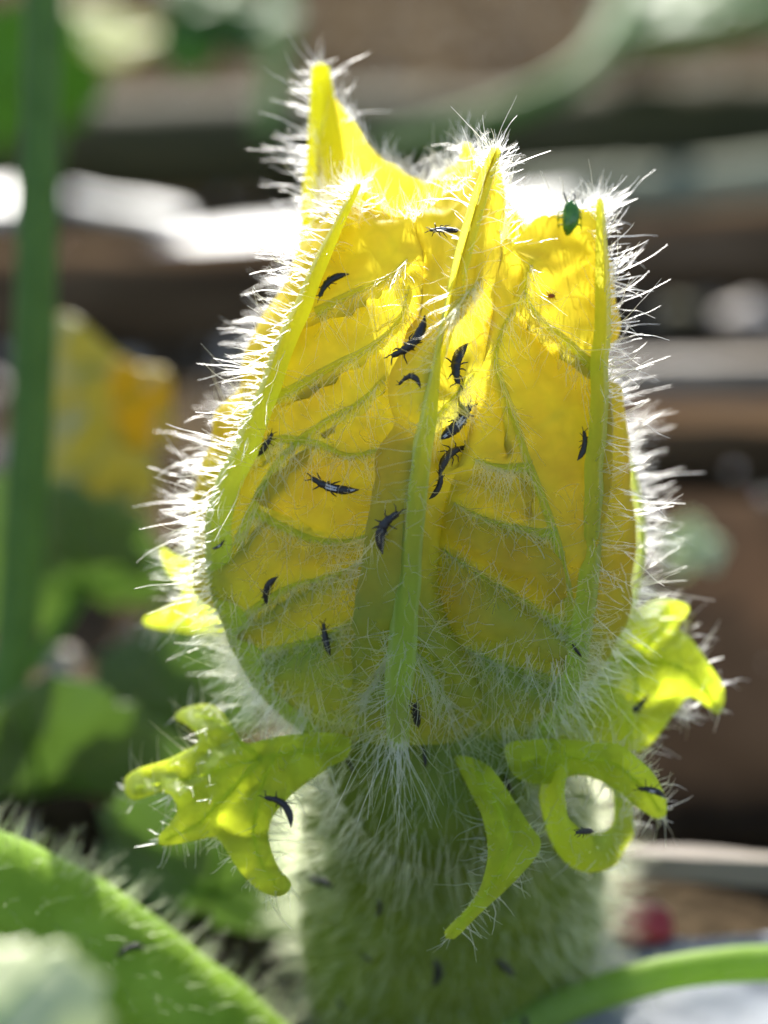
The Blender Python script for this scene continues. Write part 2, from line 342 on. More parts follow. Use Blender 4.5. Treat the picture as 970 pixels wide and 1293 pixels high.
# loose litter: far too many bits to count
def litter():
    v = []; f = []
    for i in range(900):
        y = -3 + 75*rng.random()**1.3; x = (rng.random()-.5)*(14 + y*.75)
        if abs(x) < 3 and y < 4: continue
        s = .06 + .22*rng.random()**2; c = Vector((x, y, -.15 + .1*rng.random())); k = len(v)
        ax = rvec().normalized(); bx = ax.cross(rvec()).normalized(); cx = ax.cross(bx)
        for d in (ax*1.5, -ax*1.5, bx, -bx, cx*.35, -cx*.35): v.append(c + d*s)
        for t in ((0,2,4),(2,1,4),(1,3,4),(3,0,4),(2,0,5),(1,2,5),(3,1,5),(0,3,5)): f.append(tuple(k+q for q in t))
    o = link('litter', mesh_from('litter', v, f), M['chip'], smooth=False)
    return tag(o, 'scattered pale crumbs and straw bits on the soil', 'litter', kind='stuff')
litter()
def glint_gravel():  # stones added for blurred sun glints far behind
    v = []; f = []
    for i in range(420):
        y = 8 + 75*rng.random()**1.1; x = (rng.random()-.5)*(14 + y*.75); s_ = .10 + .16*rng.random()
        c = Vector((x, y, -.05 + .25*rng.random())); k = len(v); ax = rvec().normalized(); bx = ax.cross(rvec()).normalized(); cx = ax.cross(bx)
        for d in (ax, -ax, bx*.8, -bx*.8, cx*.6, -cx*.6): v.append(c + d*s_)
        for t in ((0,2,4),(2,1,4),(1,3,4),(3,0,4),(2,0,5),(1,2,5),(3,1,5),(0,3,5)): f.append(tuple(k+q for q in t))
    o = link('glint_gravel', mesh_from('glint_gravel', v, f), M['glint']); m = o.modifiers.new('round', 'SUBSURF'); m.levels = m.render_levels = 2
    return tag(o, 'small glossy stones added on the soil far behind for sun glints', 'glint_gravel', kind='stuff')
glint_gravel()

# ------------------------------------------------------------------ background plants
def stem_thing(name, ctrl, rad, mat, label, cat='stem', nh=0, hl=.25, hm='hair_green', group='vine stems', sides=14, hrad=.0032):
    pts = catmull([tuple(P(*c)) for c in ctrl], 60); rr = np.interp(np.linspace(0, 1, 60), np.linspace(0, 1, len(rad)), rad)
    e = empty(name, Vector(pts[0]), label, cat, group)
    rr = [r*(1 + .05*noise.noise(Vector(p)*2.5)) for r, p in zip(rr, pts)]
    tube('stalk', pts, rr, mat, e, sides=sides)
    if nh:
        L = []
        for _ in range(nh):
            i = rng.integers(1, 58); p = Vector(pts[i]).lerp(Vector(pts[i+1]), rng.random()); t = (Vector(pts[i+1])-Vector(pts[i])).normalized()
            d = rvec(); d = (d - t*d.dot(t)).normalized(); L.append((p + d*rr[i]*.95, (d + t*rng.normal(0, .25)).normalized(), hl*(.5 + .8*rng.random()), rvec()*.12))
        hairs('hairs', L, e, M[hm], rad=hrad)
    return e

def leaf_thing(name, center, ux, uy, size, mat, label, seed=0, lobes=5, cup=.25, stalk=None, group='gourd leaves around the flower'):
    """a lobed gourd leaf: ux, uy span the blade, a midvein and side veins stand proud beneath"""
    e = empty(name, Vector(center), label, 'leaf', group)
    ux = Vector(ux).normalized(); uy = Vector(uy); uy = (uy - ux*uy.dot(ux)).normalized(); uz = ux.cross(uy); c = Vector(center)
    na, nr = 90, 14
    def pt(a, r):
        lob = .78 + .22*abs(math.cos(a*lobes/2)) + .03*math.sin(a*23 + seed) + .03*math.sin(a*37)
        notch = 1 - .75*math.exp(-(((a + math.pi/2 + math.pi) % (2*math.pi) - math.pi)/.22)**2)
        R_ = size*lob*notch*r
        x, y = R_*math.cos(a), R_*math.sin(a)*1.05
        z = cup*size*(r*r)*math.cos(2*a + seed) - .22*size*r*r + .09*size*noise.noise(Vector((x/size*3, y/size*3, seed)))
        return c + ux*x + uy*y + uz*z
    v = [pt(0, 0)]; f = []
    for j in range(1, nr+1):
        for i in range(na): v.append(pt(2*math.pi*i/na, j/nr))
    for i in range(na): f.append((0, 1+i, 1+(i+1) % na))
    for j in range(nr-1):
        for i in range(na):
            k = (i+1) % na; f.append((1+j*na+i, 1+(j+1)*na+i, 1+(j+1)*na+k, 1+j*na+k))
    o = link('blade', mesh_from('blade', v, f), mat, e)
    mod = o.modifiers.new('thickness', 'SOLIDIFY'); mod.thickness = size*.012
    for a in (math.pi/2, math.pi/2 - 1.1, math.pi/2 + 1.1, -.25, math.pi + .25):
        path = [pt(a, t) for t in np.linspace(0, .92, 9)]; tube('vein', path, list(np.linspace(size*.03, size*.006, 9)), M['stem'], e, sides=6)
    if stalk is not None:
        s = Vector(stalk); path = [s.lerp(c, t) + uz*(.1*size*math.sin(t*3.1)) for t in np.linspace(0, 1, 12)]
        tube('petiole', path, [size*.06]*12, M['stem'], e, sides=8)
    return e

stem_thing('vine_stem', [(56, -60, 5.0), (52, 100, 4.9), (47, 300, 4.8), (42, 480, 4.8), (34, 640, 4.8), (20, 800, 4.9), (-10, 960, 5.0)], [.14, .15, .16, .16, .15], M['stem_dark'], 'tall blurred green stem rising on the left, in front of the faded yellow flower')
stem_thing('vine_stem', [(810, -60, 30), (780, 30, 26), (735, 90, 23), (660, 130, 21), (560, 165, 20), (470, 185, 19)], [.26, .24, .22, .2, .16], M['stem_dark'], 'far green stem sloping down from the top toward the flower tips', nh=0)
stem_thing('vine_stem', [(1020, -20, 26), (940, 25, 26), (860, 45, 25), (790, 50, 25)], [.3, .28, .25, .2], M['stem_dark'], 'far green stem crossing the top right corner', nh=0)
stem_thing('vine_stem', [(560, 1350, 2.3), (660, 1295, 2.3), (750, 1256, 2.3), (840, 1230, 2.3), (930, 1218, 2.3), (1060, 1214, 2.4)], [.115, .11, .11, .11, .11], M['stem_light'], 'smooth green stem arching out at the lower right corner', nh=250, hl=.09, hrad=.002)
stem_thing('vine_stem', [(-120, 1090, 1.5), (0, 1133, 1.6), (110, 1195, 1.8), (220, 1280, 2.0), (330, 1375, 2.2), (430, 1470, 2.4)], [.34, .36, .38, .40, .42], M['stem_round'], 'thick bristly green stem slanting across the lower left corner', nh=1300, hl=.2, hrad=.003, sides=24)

leaf_thing('gourd_leaf', P(285, 10, 16), RT, UP + FW*.9, 1.0, M['leaf'], 'bright green backlit leaf at the top, left of the pointed petal tip', 1, stalk=P(330, -90, 17))
leaf_thing('gourd_leaf', P(100, 45, 22), RT + UP*.3, UP + FW*1.2, 1.6, M['leaf_yellow'], 'pale yellow-green leaf in the top left corner behind the tall stem', 2)
leaf_thing('gourd_leaf', P(905, -5, 30), RT, UP*.5 + FW, 2.6, M['leaf'], 'light green leaf at the top right edge', 3)
leaf_thing('gourd_leaf', P(20, 120, 14), RT + FW*.4, UP - FW*.6, 1.2, M['leaf'], 'shaded green leaf behind the tall stem near the top left', 4)
leaf_thing('gourd_leaf', P(105, 740, 6.8), RT, UP*.55 - FW*.8, 1.1, M['leaf_dull'], 'blurred green leaf under the faded yellow flower', 5, stalk=P(20, 860, 5.5))
leaf_thing('gourd_leaf', P(60, 1000, 5.2), RT, UP*.3 - FW, 1.3, M['leaf_dull'], 'broad blurred green leaf left of the star-shaped sepal', 7)
leaf_thing('gourd_leaf', P(265, 1130, 4.0), RT - UP*.3, UP*.8 - FW*.5, 1.0, M['leaf_dull'], 'hazy green leaf below the star-shaped sepal, behind the bristly stem', 8)
leaf_thing('gourd_leaf', P(240, 900, 6), RT + UP*.4, UP*.8 - FW*.5, .8, M['leaf_dull'], 'dull green leaf just left of the white hair at the flower base', 12)
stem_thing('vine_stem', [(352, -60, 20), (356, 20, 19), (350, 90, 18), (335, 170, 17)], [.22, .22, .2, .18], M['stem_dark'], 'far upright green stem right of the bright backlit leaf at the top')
leaf_thing('gourd_leaf', P(875, 690, 9), RT + UP*.2, UP + FW*.5, .32, M['leaf_pale'], 'small pale green leaf right of the white hairs at mid height', 9)
leaf_thing('gourd_leaf', P(-70, 1350, -3.2), RT*.7 - UP*.7, UP*.7 + RT*.7 + FW*.8, .62, M['leaf_pale'], 'very pale leaf in the bottom left corner nearest the lens', 10)

# faded yellow flower on the left
def faded_flower():
    e = empty('faded_flower', P(120, 640, 6.6), 'blurred wilted yellow flower on the left behind the tall stem', 'flower')
    def sheet(name, outline, d, bend):
        v, f = [], []
        o = blade_mesh(outline, lambda x, y: d + bend*((x-130)/90)**2 + .12*noise.noise(Vector((x*.03, y*.03, 2))), .03, 10)
        link(name, o, M['faded'] if bend < 0 else M['faded_pale'], e)
    sheet('petal', [(70, 400), (100, 405), (140, 440), (175, 470), (170, 540), (165, 600), (175, 660), (150, 690), (110, 690), (70, 690), (45, 640), (55, 540), (62, 460)], 6.6, .5)
    sheet('petal', [(140, 455), (180, 462), (214, 470), (218, 520), (216, 560), (180, 570), (150, 560), (140, 520)], 6.2, -.3)
    sheet('petal', [(150, 545), (185, 560), (200, 600), (190, 640), (170, 680), (150, 660), (140, 600)], 6.9, .3)
    return e

def blade_mesh(outline, depth, thick, step=6, smooth_n=4):
    """outline in photo pixels -> thick curved blade with rounded edges, depth(px,py) gives cm behind the focus plane"""
    pts = np.array(outline, float); k = len(pts)
    dense = []
    for i in range(k):
        p = pts[[(i-1) % k, i, (i+1) % k, (i+2) % k]]
        n = max(2, int(np.linalg.norm(p[2]-p[1])/step))
        for u in np.arange(n)/n:
            a, b, c, d = p; dense.append(0.5*((2*b) + (-a + c)*u + (2*a - 5*b + 4*c - d)*u*u + (-a + 3*b - 3*c + d)*u**3))
    dense = np.array(dense); nb = len(dense)
    from_x, to_x = dense[:, 0].min(), dense[:, 0].max(); from_y, to_y = dense[:, 1].min(), dense[:, 1].max()
    def inside(x, y):
        c = False; j = nb-1
        for i in range(nb):
            if (dense[i, 1] > y) != (dense[j, 1] > y) and x < (dense[j, 0]-dense[i, 0])*(y-dense[i, 1])/(dense[j, 1]-dense[i, 1]) + dense[i, 0]: c = not c
            j = i
        return c
    allp = [Vector(p) for p in dense]
    row = 0
    for y in np.arange(from_y, to_y, step*.87):
        row += 1
        for x in np.arange(from_x + (row % 2)*step/2, to_x, step):
            if np.min(np.hypot(dense[:, 0]-x, dense[:, 1]-y)) > step*.55 and inside(x, y): allp.append(Vector((x, y)))
    vo, eo, fo, *_ = delaunay_2d_cdt(allp, [(i, (i+1) % nb) for i in range(nb)], [], 1, 1e-4)
    n = len(vo); base = []
    for q in vo:
        dist = float(np.min(np.hypot(dense[:, 0]-q.x, dense[:, 1]-q.y))); base.append((q.x, q.y, depth(q.x, q.y), dist))
    v = [None]*(2*n); f = []
    for i, (x, y, d, ds) in enumerate(base):
        t = thick*.5*min(1, .25 + (ds/10)**.5*.75); v[i] = P(x, y, d - t); v[i+n] = P(x, y, d + t)
    cnt = {}
    for t in fo:
        f.append(tuple(t)); f.append(tuple(i+n for i in reversed(t)))
        for i in range(len(t)):
            ed = (t[i], t[(i+1) % len(t)]); cnt[ed] = 1
    for (i, j) in list(cnt):
        if (j, i) not in cnt: f.append((j, i, i+n, j+n))
    return mesh_from('blade', v, f)
faded_flower()

# ------------------------------------------------------------------ the flower
AX = Vector((.02, -.22, 1)).normalized()
flower = empty('gourd_flower', P(560, 1300, 2.2), 'large hairy yellow and green gourd flower bud filling the middle of the view', 'flower')
NH = 8
RIB = {
 'C': [(500, 940, .60), (502, 860, .30), (512, 740, .16), (530, 580, .10), (553, 460, .08), (580, 340, .06), (605, 250, .10), (627, 188, .25)],
 'L': [(405, 930, .95), (328, 850, .80), (286, 750, .72), (278, 660, .66), (312, 560, .58), (362, 440, .48), (415, 320, .42), (455, 236, .46)],
 'R': [(680, 930, .90), (722, 860, .64), (738, 760, .52), (746, 660, .48), (752, 540, .46), (757, 430, .48), (757, 340, .55), (755, 255, .66)],
 'RR': [(690, 925, 1.6), (765, 835, 1.5), (800, 730, 1.40), (802, 640, 1.35), (768, 520, 1.4), (715, 400, 1.5), (655, 290, 1.25), (588, 184, .85)],
 'RL': [(430, 920, 2.0), (340, 830, 2.1), (315, 720, 2.2), (325, 600, 2.1), (350, 480, 1.9), (380, 370, 1.6), (408, 230, 1.35), (404, 84, 1.25)],
}
MAR = {
 'LC': [(455, 935, .80), (445, 870, .62), (462, 760, .56), (495, 640, .46), (518, 520, .34), (530, 420, .28), (535, 340, .32), (522, 282, .42)],
 'CR': [(590, 935, .80), (610, 880, .60), (558, 760, .50), (560, 650, .46), (588, 560, .36), (612, 450, .28), (625, 370, .32), (632, 306, .42)],
 'RRR': [(690, 925, 1.2), (745, 850, 1.05), (768, 760, .95), (768, 650, .92), (758, 540, .95), (752, 440, 1.0), (735, 360, 1.0), (690, 298, .92)],
 'RRRL': [(560, 915, 2.2), (560, 830, 2.6), (560, 720, 2.7), (560, 620, 2.6), (550, 520, 2.4), (545, 400, 2.1), (545, 310, 1.7), (535, 235, 1.3)],
 'RLL': [(410, 925, 1.4), (330, 850, 1.35), (290, 750, 1.35), (286, 660, 1.35), (300, 550, 1.25), (334, 455, 1.15), (384, 350, 1.02), (414, 262, .88)],
}
def c3(l, n): return catmull([tuple(P(*c)) for c in l], n)
axis_pt = P(560, 930, 1.35)
def outward(v):
    q = Vector(v) - axis_pt; q = q - AX*q.dot(AX); return q.normalized()
VEIN = {
 'L': [[(338, 505), (372, 490), (420, 462), (470, 436), (505, 402), (516, 360)],
       [(300, 690), (318, 645), (338, 604), (368, 565), (410, 532), (455, 507), (486, 475)],
       [(318, 645), (350, 662), (400, 682), (450, 682), (488, 662)],
       [(302, 785), (335, 760), (370, 740), (420, 727), (468, 706)],
       [(318, 828), (355, 818), (405, 806), (442, 785)],
       [(398, 395), (440, 372), (490, 350), (515, 325)],
       [(322, 575), (352, 555), (400, 560), (440, 575), (490, 565)]],
 'R': [[(722, 835), (716, 740), (694, 655), (664, 575), (642, 505), (626, 452), (640, 405), (664, 370)],
       [(702, 675), (655, 668), (605, 652), (572, 634)],
       [(722, 805), (690, 776), (640, 746), (592, 716), (558, 694)],
       [(715, 862), (675, 852), (630, 838), (588, 818)],
       [(752, 468), (718, 432), (682, 402), (664, 368), (672, 325)],
       [(668, 590), (630, 590), (600, 580)]],
 'C': [[(508, 800), (478, 850), (452, 890)], [(510, 800), (545, 850), (575, 900)], [(540, 540), (575, 500), (600, 470)], [(566, 400), (590, 370), (612, 350)]],
}
FINE = {}
_fr = random.Random(3)
for _k, _pls in VEIN.items():      # finer side veins springing from the main ones
    FINE[_k] = []
    for pl in _pls:
        q = catmull(pl, 14)
        for i in range(2, 13, 2):
            t = q[i+1]-q[i-1]; t = t/np.linalg.norm(t); sd = 1 if i % 4 else -1
            d = np.array([t[0]*.45 - sd*t[1], t[1]*.45 + sd*t[0]]); L = 26 + 26*_fr.random(); j = np.array([_fr.uniform(-.4, .4), _fr.uniform(-.4, .4)])
            FINE[_k].append([tuple(q[i]), tuple(q[i] + d*L*.5 + j*8), tuple(q[i] + (d + j)*L)])
def seg_dist(x, y, polys):
    best = 1e9
    for pl in polys:
        for (x0, y0), (x1, y1) in zip(pl[:-1], pl[1:]):
            dx, dy = x1-x0, y1-y0; t = max(0, min(1, ((x-x0)*dx + (y-y0)*dy)/(dx*dx + dy*dy))); q = math.hypot(x-x0-t*dx, y-y0-t*dy)
            if q < best: best = q
    return best
def sstep(a, b, x):
    t = max(0, min(1, (x-a)/(b-a))); return t*t*(3-2*t)

petals = {}; petal_geo = {}
def build_petal(key, ml, mr, bl, br, nh=110, ns=34):
    """left margin -> midrib -> right margin, ruled between the curves and puffed outward between the veins"""
    A, B, C_ = c3(MAR[ml], nh), c3(RIB[key], nh), c3(MAR[mr], nh)
    polys = VEIN.get(key, []); v = []; f = []; green = []; orange = []; rows = 2*ns + 1
    for i in range(nh):
        h = i/(nh-1)
        for j in range(rows):
            if j <= ns: s = j/ns; a, b, bul = A[i], B[i], bl
            else: s = (rows-1-j)/ns; a, b, bul = C_[i], B[i], br
            p = Vector(a*(1-s) + b*s)
            if h > .8:      # concave top edge with a drawn-out tip
                k = ((h-.8)/.2)**1.5; drop = (Vector(b) - Vector(a)).dot(AX); p -= AX*(drop*(s - s**2.0)*k*.9)
            o = outward(p); prof = max(0, math.sin(math.pi*s))**(.62 if s < .5 else 1.25)
            env = .35 + .65*math.sin(math.pi*min(1, max(0, h*.92 + .06)))
            low = .12 + .88*sstep(.02, .30, h); p = p + o*bul*prof*env*low
            x, y = proj(p); dv = seg_dist(x, y, polys) if polys else 40; df = seg_dist(x, y, FINE[key]) if polys else 40
            e = max(0, math.sin(math.pi*s))**.7*low
            if polys: p = p + o*(.25*e*(1 - math.exp(-(dv/19)**2)) - .14*e + .05*e*(1 - math.exp(-(df/9)**2)))
            p = p + o*(.030*noise.noise(p*3.2)*e + .012*noise.noise(p*8)*e)
            p = p + o*(.025*abs(noise.noise(p*5.0)))*e*(h > .02)
            if h > .7:
                k = (h-.7)/.3*(1 - s**3); p = p + o*(.11*noise.noise(p*4.5 + Vector((3, 1, 7)))*k) + AX*(.07*noise.noise(p*6.5)*k)
            v.append(p)
            yy = y + 30*noise.noise(Vector((x*.02, y*.02, 5)))
            base = (.95*sstep(660, 870, yy) if key != 'L' else max(.95*sstep(670, 850, yy), .65*sstep(560, 800, yy + .5*max(0, 400-x)))) if key != 'C' else sstep(480, 800, yy)*.85
            orange.append(max(0, min(1, sstep(430, 760, y)*.55*(1 - math.exp(-(dv/22)**2)) + .5*noise.noise(p*4.5)*sstep(300, 600, y)))*(1 - base))
            rb = math.exp(-((1-s)*np.linalg.norm(b-a)/.07)**2)
            green.append(min(1, max(base, .55*math.exp(-(dv/12)**2)*(.25 + .75*sstep(300, 620, y)), .30*math.exp(-(df/5)**2)*(.3 + .7*sstep(300, 620, y)), .6*rb*sstep(250, 600, y), .45*math.exp(-(s*np.linalg.norm(b-a)/.10)**2)*sstep(450, 700, y))))
    for i in range(nh-1):
        for j in range(rows-1):
            f.append((i*rows+j, i*rows+j+1, (i+1)*rows+j+1, (i+1)*rows+j))
    m = mesh_from('petal', v, f); at = m.attributes.new('green', 'FLOAT', 'POINT'); at.data.foreach_set('value', green)
    m.attributes.new('orange', 'FLOAT', 'POINT').data.foreach_set('value', orange)
    o = link('petal', m, M['petal'], flower); petals[key] = o; petal_geo[key] = (v, f, green)
    return o
build_petal('L', 'RLL', 'LC', .03, .22)
build_petal('C', 'LC', 'CR', .02, .02)
build_petal('R', 'CR', 'RRR', .22, .02)
build_petal('RR', 'RRR', 'RRRL', .02, .12)
build_petal('RL', 'RRRL', 'RLL', .14, .05)
petals['L']['label'] = 'front left petal with puffed cheek and side veins'
petals['C']['label'] = 'narrow centre petal with straight green midrib'
petals['R']['label'] = 'front right petal with branching green veins'
petals['RR']['label'] = 'rear right petal with a short bent tip'
petals['RL']['label'] = 'rear left petal with the tallest pointed tip'

bvv, bvf, bvk = [], [], []
for k, (v, f, g) in petal_geo.items():
    o = len(bvv); bvv += v; bvf += [tuple(i+o for i in q) for q in f]; bvk += [k]*len(f)
bvh = BVHTree.FromPolygons(bvv, bvf)
def hit(px, py, tree=None):
    r = ray(px, py); loc, nor, idx, d = (tree or bvh).ray_cast(CAM, r)
    if loc is None: return None
    if nor.dot(r) > 0: nor = -nor
    return loc, nor, idx

rib_r = {'C': [.055, .070, .068, .055, .042, .040, .040, .026], 'L': [.05, .07, .078, .080, .076, .066, .05, .024], 'R': [.05, .06, .058, .058, .058, .058, .05, .024],
         'RR': [.05, .06, .06, .06, .05, .05, .045, .028], 'RL': [.05, .06, .06, .06, .05, .06, .13, .05]}
hair_roots = {k: [] for k in RIB}
DOWN = -AX
for key in RIB:
    n = 90; pth = c3(RIB[key], n); rr = np.interp(np.linspace(0, 1, n), np.linspace(0, 1, 8), rib_r[key])
    path = [Vector(p) - outward(p)*r*.25 for p, r in zip(pth, rr)]
    rr = [r*(1 + .08*noise.noise(p*4)) for r, p in zip(rr, path)]
    
    if key == 'RL': v, f = tube_data(path, rr, 12)
    else:
        cl = [bvh.find_nearest(p) for p in path]; nn = [(Vector(outward(p)) - FW*(.9 if key in 'LR' else 0)).normalized() for p in path]
        path = [p if (c[3] > .06) else c[0] + o_*(.012 if key in 'LR' else -.006) for p, c, o_ in zip(path, cl, nn)]
        for _ in range(3): path = [path[0]] + [(path[i-1]+path[i]*2+path[i+1])/4 for i in range(1, n-1)] + [path[-1]]
        v, f = ridge_data(path, nn, rr, 9)
    m = mesh_from('midrib', v, f)
    gr = [sstep(330, 780, proj(Vector(q))[1]) for q in v]; m.attributes.new('green', 'FLOAT', 'POINT').data.foreach_set('value', gr)
    link('midrib', m, M['rib'], petals[key])
    nh = {'C': 260, 'L': 600, 'R': 420, 'RR': 700, 'RL': 600}[key]
    for _ in range(nh):
        i = int(rng.integers(2, n-1)); p = path[i]; t = (path[min(i+1, n-1)]-path[i-1]).normalized(); o = outward(p)
        d = rvec(); d = d - t*d.dot(t); d = (d.normalized() + o*.9).normalized()
        hair_roots[key].append((p + d*rr[i]*.9, (d + DOWN*rng.normal(.05, .25)).normalized(), .06 + .27*rng.random()**1.8, rvec()*.15 + DOWN*.1*rng.random() + UP*.22*(key == 'R')))
for key, polys in VEIN.items():
    for pl in polys:
        dense = catmull(pl, 40); path = []; vn = []
        for x, y in dense:
            h = hit(x, y)
            if h and (not path or (h[0]-path[-1]).length < .3): path.append(h[0] - h[1]*.008); vn.append(h[1])
        if len(path) < 6: continue
        for _ in range(2): path = [path[0]] + [(path[i-1]+path[i]*2+path[i+1])/4 for i in range(1, len(path)-1)] + [path[-1]]
        r0 = .028 if key != 'C' else .02
        rr = np.linspace(r0, r0*.35, len(path)); v, f = ridge_data(path, vn, rr, 7); m = mesh_from('vein', v, f)
        m.attributes.new('green', 'FLOAT', 'POINT').data.foreach_set('value', [.2 + .6*sstep(330, 680, proj(Vector(q))[1]) for q in v])
        link('vein', m, M['rib'], petals[key])
        for i in range(1, len(path)-1):
            for _ in range(3):
                nrm = -ray(485, 646); d = (nrm*.6 + rvec()*.4 + DOWN*.7).normalized()
                hair_roots[key].append((path[i] + nrm*.01, d, .10 + .24*rng.random(), rvec()*.14))
# hairs over the petal faces
for key, (v, f, g) in petal_geo.items():
    V = np.array([tuple(a) for a in v]); F = np.array(f); a = V[F[:, 0]]; nrm = np.cross(V[F[:, 1]]-a, V[F[:, 3]]-a); ar = np.linalg.norm(nrm, axis=1)
    gg = np.array(g)[F].mean(1); pyy = np.array([proj(Vector(q))[1] for q in V[F].mean(1)])
    wgt = ar*(.25 + 1.0*gg)*(.25 + .75*np.clip((pyy-240)/300, 0, 1))*(1 + .5*np.clip((pyy-780)/80, 0, 1)*(key in 'LCR') - .6*np.clip((pyy-780)/80, 0, 1)*(key not in 'LCR'))
    cnt = {'L': 1000, 'C': 320, 'R': 800, 'RR': 1500, 'RL': 1700}[key]
    for i in rng.choice(len(F), cnt, p=wgt/wgt.sum()):
        u, w_ = rng.random(2); q = V[F[i]]; p = Vector((q[0]*(1-u)+q[1]*u)*(1-w_) + (q[3]*(1-u)+q[2]*u)*w_); n_ = Vector(nrm[i]).normalized()
        if n_.dot(outward(p)) < 0: n_ = -n_
        L_ = (.09 + .25*rng.random()**1.4) if key in 'LCR' else (.06 + .27*rng.random()**1.7)
        hair_roots[key].append((p, (n_ + rvec()*.35 + DOWN*.25*rng.random()).normalized(), L_, rvec()*.26))
    # fringe along the top edge
    rows = 69; top = [i for i in range(len(v)-rows, len(v))]
    for i in top:
        for _ in range(3):
            p = v[i] + rvec()*.01; hair_roots[key].append((p - AX*.05*rng.random(), (AX*.8 + outward(p)*.5 + rvec()*.4).normalized(), .07 + .13*rng.random(), rvec()*.2))
    tip = Vector(P(*RIB[key][-1]))
    for _ in range(60):
        p = tip - AX*.25*rng.random(); hair_roots[key].append((p, (rvec() + AX*.4 + outward(p)*.6).normalized(), .06 + .12*rng.random(), rvec()*.3))
# the whorl of long hairs at the foot of the centre rib
foot = hit(500, 925)[0]
for _ in range(46):
    a = rng.normal(0, .75); d = (UP*-1*math.cos(a) + RT*math.sin(a) - FW*.45*rng.random()).normalized()
    hair_roots['C'].append((foot + RT*rng.normal(0, .04) + UP*rng.normal(0, .03), d, .22 + .24*rng.random(), UP*-.25 + rvec()*.08))
for k in hair_roots: hairs('hairs', hair_roots[k], petals[k], M['hair'], rad=.0026 if k in 'LCR' else .0019)

# calyx tube and ovary: surfaces of revolution about the tilted axis
def revolve(name, ctrl, mat, parent, lump=.03, na=64, n=60):
    """ctrl: (px, py, depth of centre, radius)"""
    c = catmull([(*P(a, b, d), r) for a, b, d, r in ctrl], n); v = []; f = []
    for i in range(n):
        p = Vector(c[i][:3]); t = (Vector(c[min(i+1, n-1)][:3])-Vector(c[max(i-1, 0)][:3])).normalized(); x = RT - t*RT.dot(t); x.normalize(); y = t.cross(x)
        for j in range(na):
            a = 2*math.pi*j/na; q = p + (x*math.cos(a) + y*math.sin(a))*c[i][3]; q += (q-p)*lump*2*noise.noise(q*2.2); v.append(q)
    for i in range(n-1):
        for j in range(na): k = (j+1) % na; f.append((i*na+j, i*na+k, (i+1)*na+k, (i+1)*na+j))
    f.append(tuple(range(na))[::-1]); f.append(tuple((n-1)*na+j for j in range(na)))
    return link(name, mesh_from(name, v, f), mat, parent), v, f
calyx, cv, cf = revolve('calyx_tube', [(560, 880, 1.4, .64), (560, 925, 1.42, .68), (558, 960, 1.55, .64), (560, 985, 2.1, .40)], M['calyx'], flower)
ovary, ov, of_ = revolve('ovary', [(560, 925, 1.8, .55), (562, 970, 2.0, .80), (565, 1050, 2.5, .95), (566, 1150, 3.0, .99), (566, 1240, 3.3, .93), (566, 1320, 3.5, .76), (566, 1400, 3.7, .4)], M['ovary'], flower, lump=.05)
light_block, _a, _b = revolve('stigma_light_block', [(560, 930, 1.4, .3), (555, 820, 1.35, .52), (552, 700, 1.3, .55), (550, 600, 1.25, .46), (550, 520, 1.2, .3), (550, 480, 1.2, .06)], M['ovary'], flower, lump=.12)  # unseen column added inside the bud to block light lower down
def scatter(v, f, n, L0, L1, bias, jit=.3):
    V = np.array([tuple(a) for a in v]); F = np.array([q for q in f if len(q) == 4]); a = V[F[:, 0]]; nr = np.cross(V[F[:, 1]]-a, V[F[:, 3]]-a); ar = np.linalg.norm(nr, axis=1)
    ctr = Vector(V.mean(0)); out = []
    for i in rng.choice(len(F), n, p=ar/ar.sum()):
        u, w_ = rng.random(2); q = V[F[i]]; p = Vector((q[0]*(1-u)+q[1]*u)*(1-w_) + (q[3]*(1-u)+q[2]*u)*w_); n_ = Vector(nr[i]).normalized()
        if n_.dot(p-ctr) < 0: n_ = -n_
        out.append((p, (n_ + rvec()*jit + bias).normalized(), L0 + (L1-L0)*rng.random(), rvec()*.15))
    return out
hairs('hairs', scatter(cv, cf, 900, .16, .38, Vector((0, 0, -.7))), calyx, M['hair_soft'], rad=.0022)
hairs('hairs', scatter(ov, of_, 3600, .16, .34, Vector((0, 0, -.25))), ovary, M['hair_green'], rad=.0032)

# sepals
def nz(x, y, s=.02, k=0): return noise.noise(Vector((x*s, y*s, k)))
sepals = {}
def sepal(key, outline, depth, label, nh=120, thick=.045):
    m = blade_mesh(outline, depth, thick, 6); o = link('sepal', m, M['sepal'], flower); o['label'] = label; sepals[key] = o
    k = len(outline); L = []
    cx, cy = np.mean(outline, axis=0)
    for _ in range(nh):
        i = int(rng.integers(k)); u = rng.random(); x = outline[i][0]*(1-u) + outline[(i+1) % k][0]*u; y = outline[i][1]*(1-u) + outline[(i+1) % k][1]*u
        p = P(x + (cx-x)*.05, y + (cy-y)*.05, depth(x, y)); ex = outline[(i+1) % k][0]-outline[i][0]; ey = outline[(i+1) % k][1]-outline[i][1]
        d = RT*ey + UP*ex; d.normalize()
        if (d.dot(RT)*(x-cx) - d.dot(UP)*(y-cy)) < 0: d = -d
        L.append((p, (d + rvec()*.35).normalized(), .05 + .12*rng.random(), rvec()*.3))
    for _ in range(nh):
        q = random.choice(m.vertices).co; L.append((q, (-FW + rvec()*.5).normalized(), .04 + .08*rng.random(), rvec()*.3))
    hairs('hairs', L, o, M['hair'], rad=.0028); return m
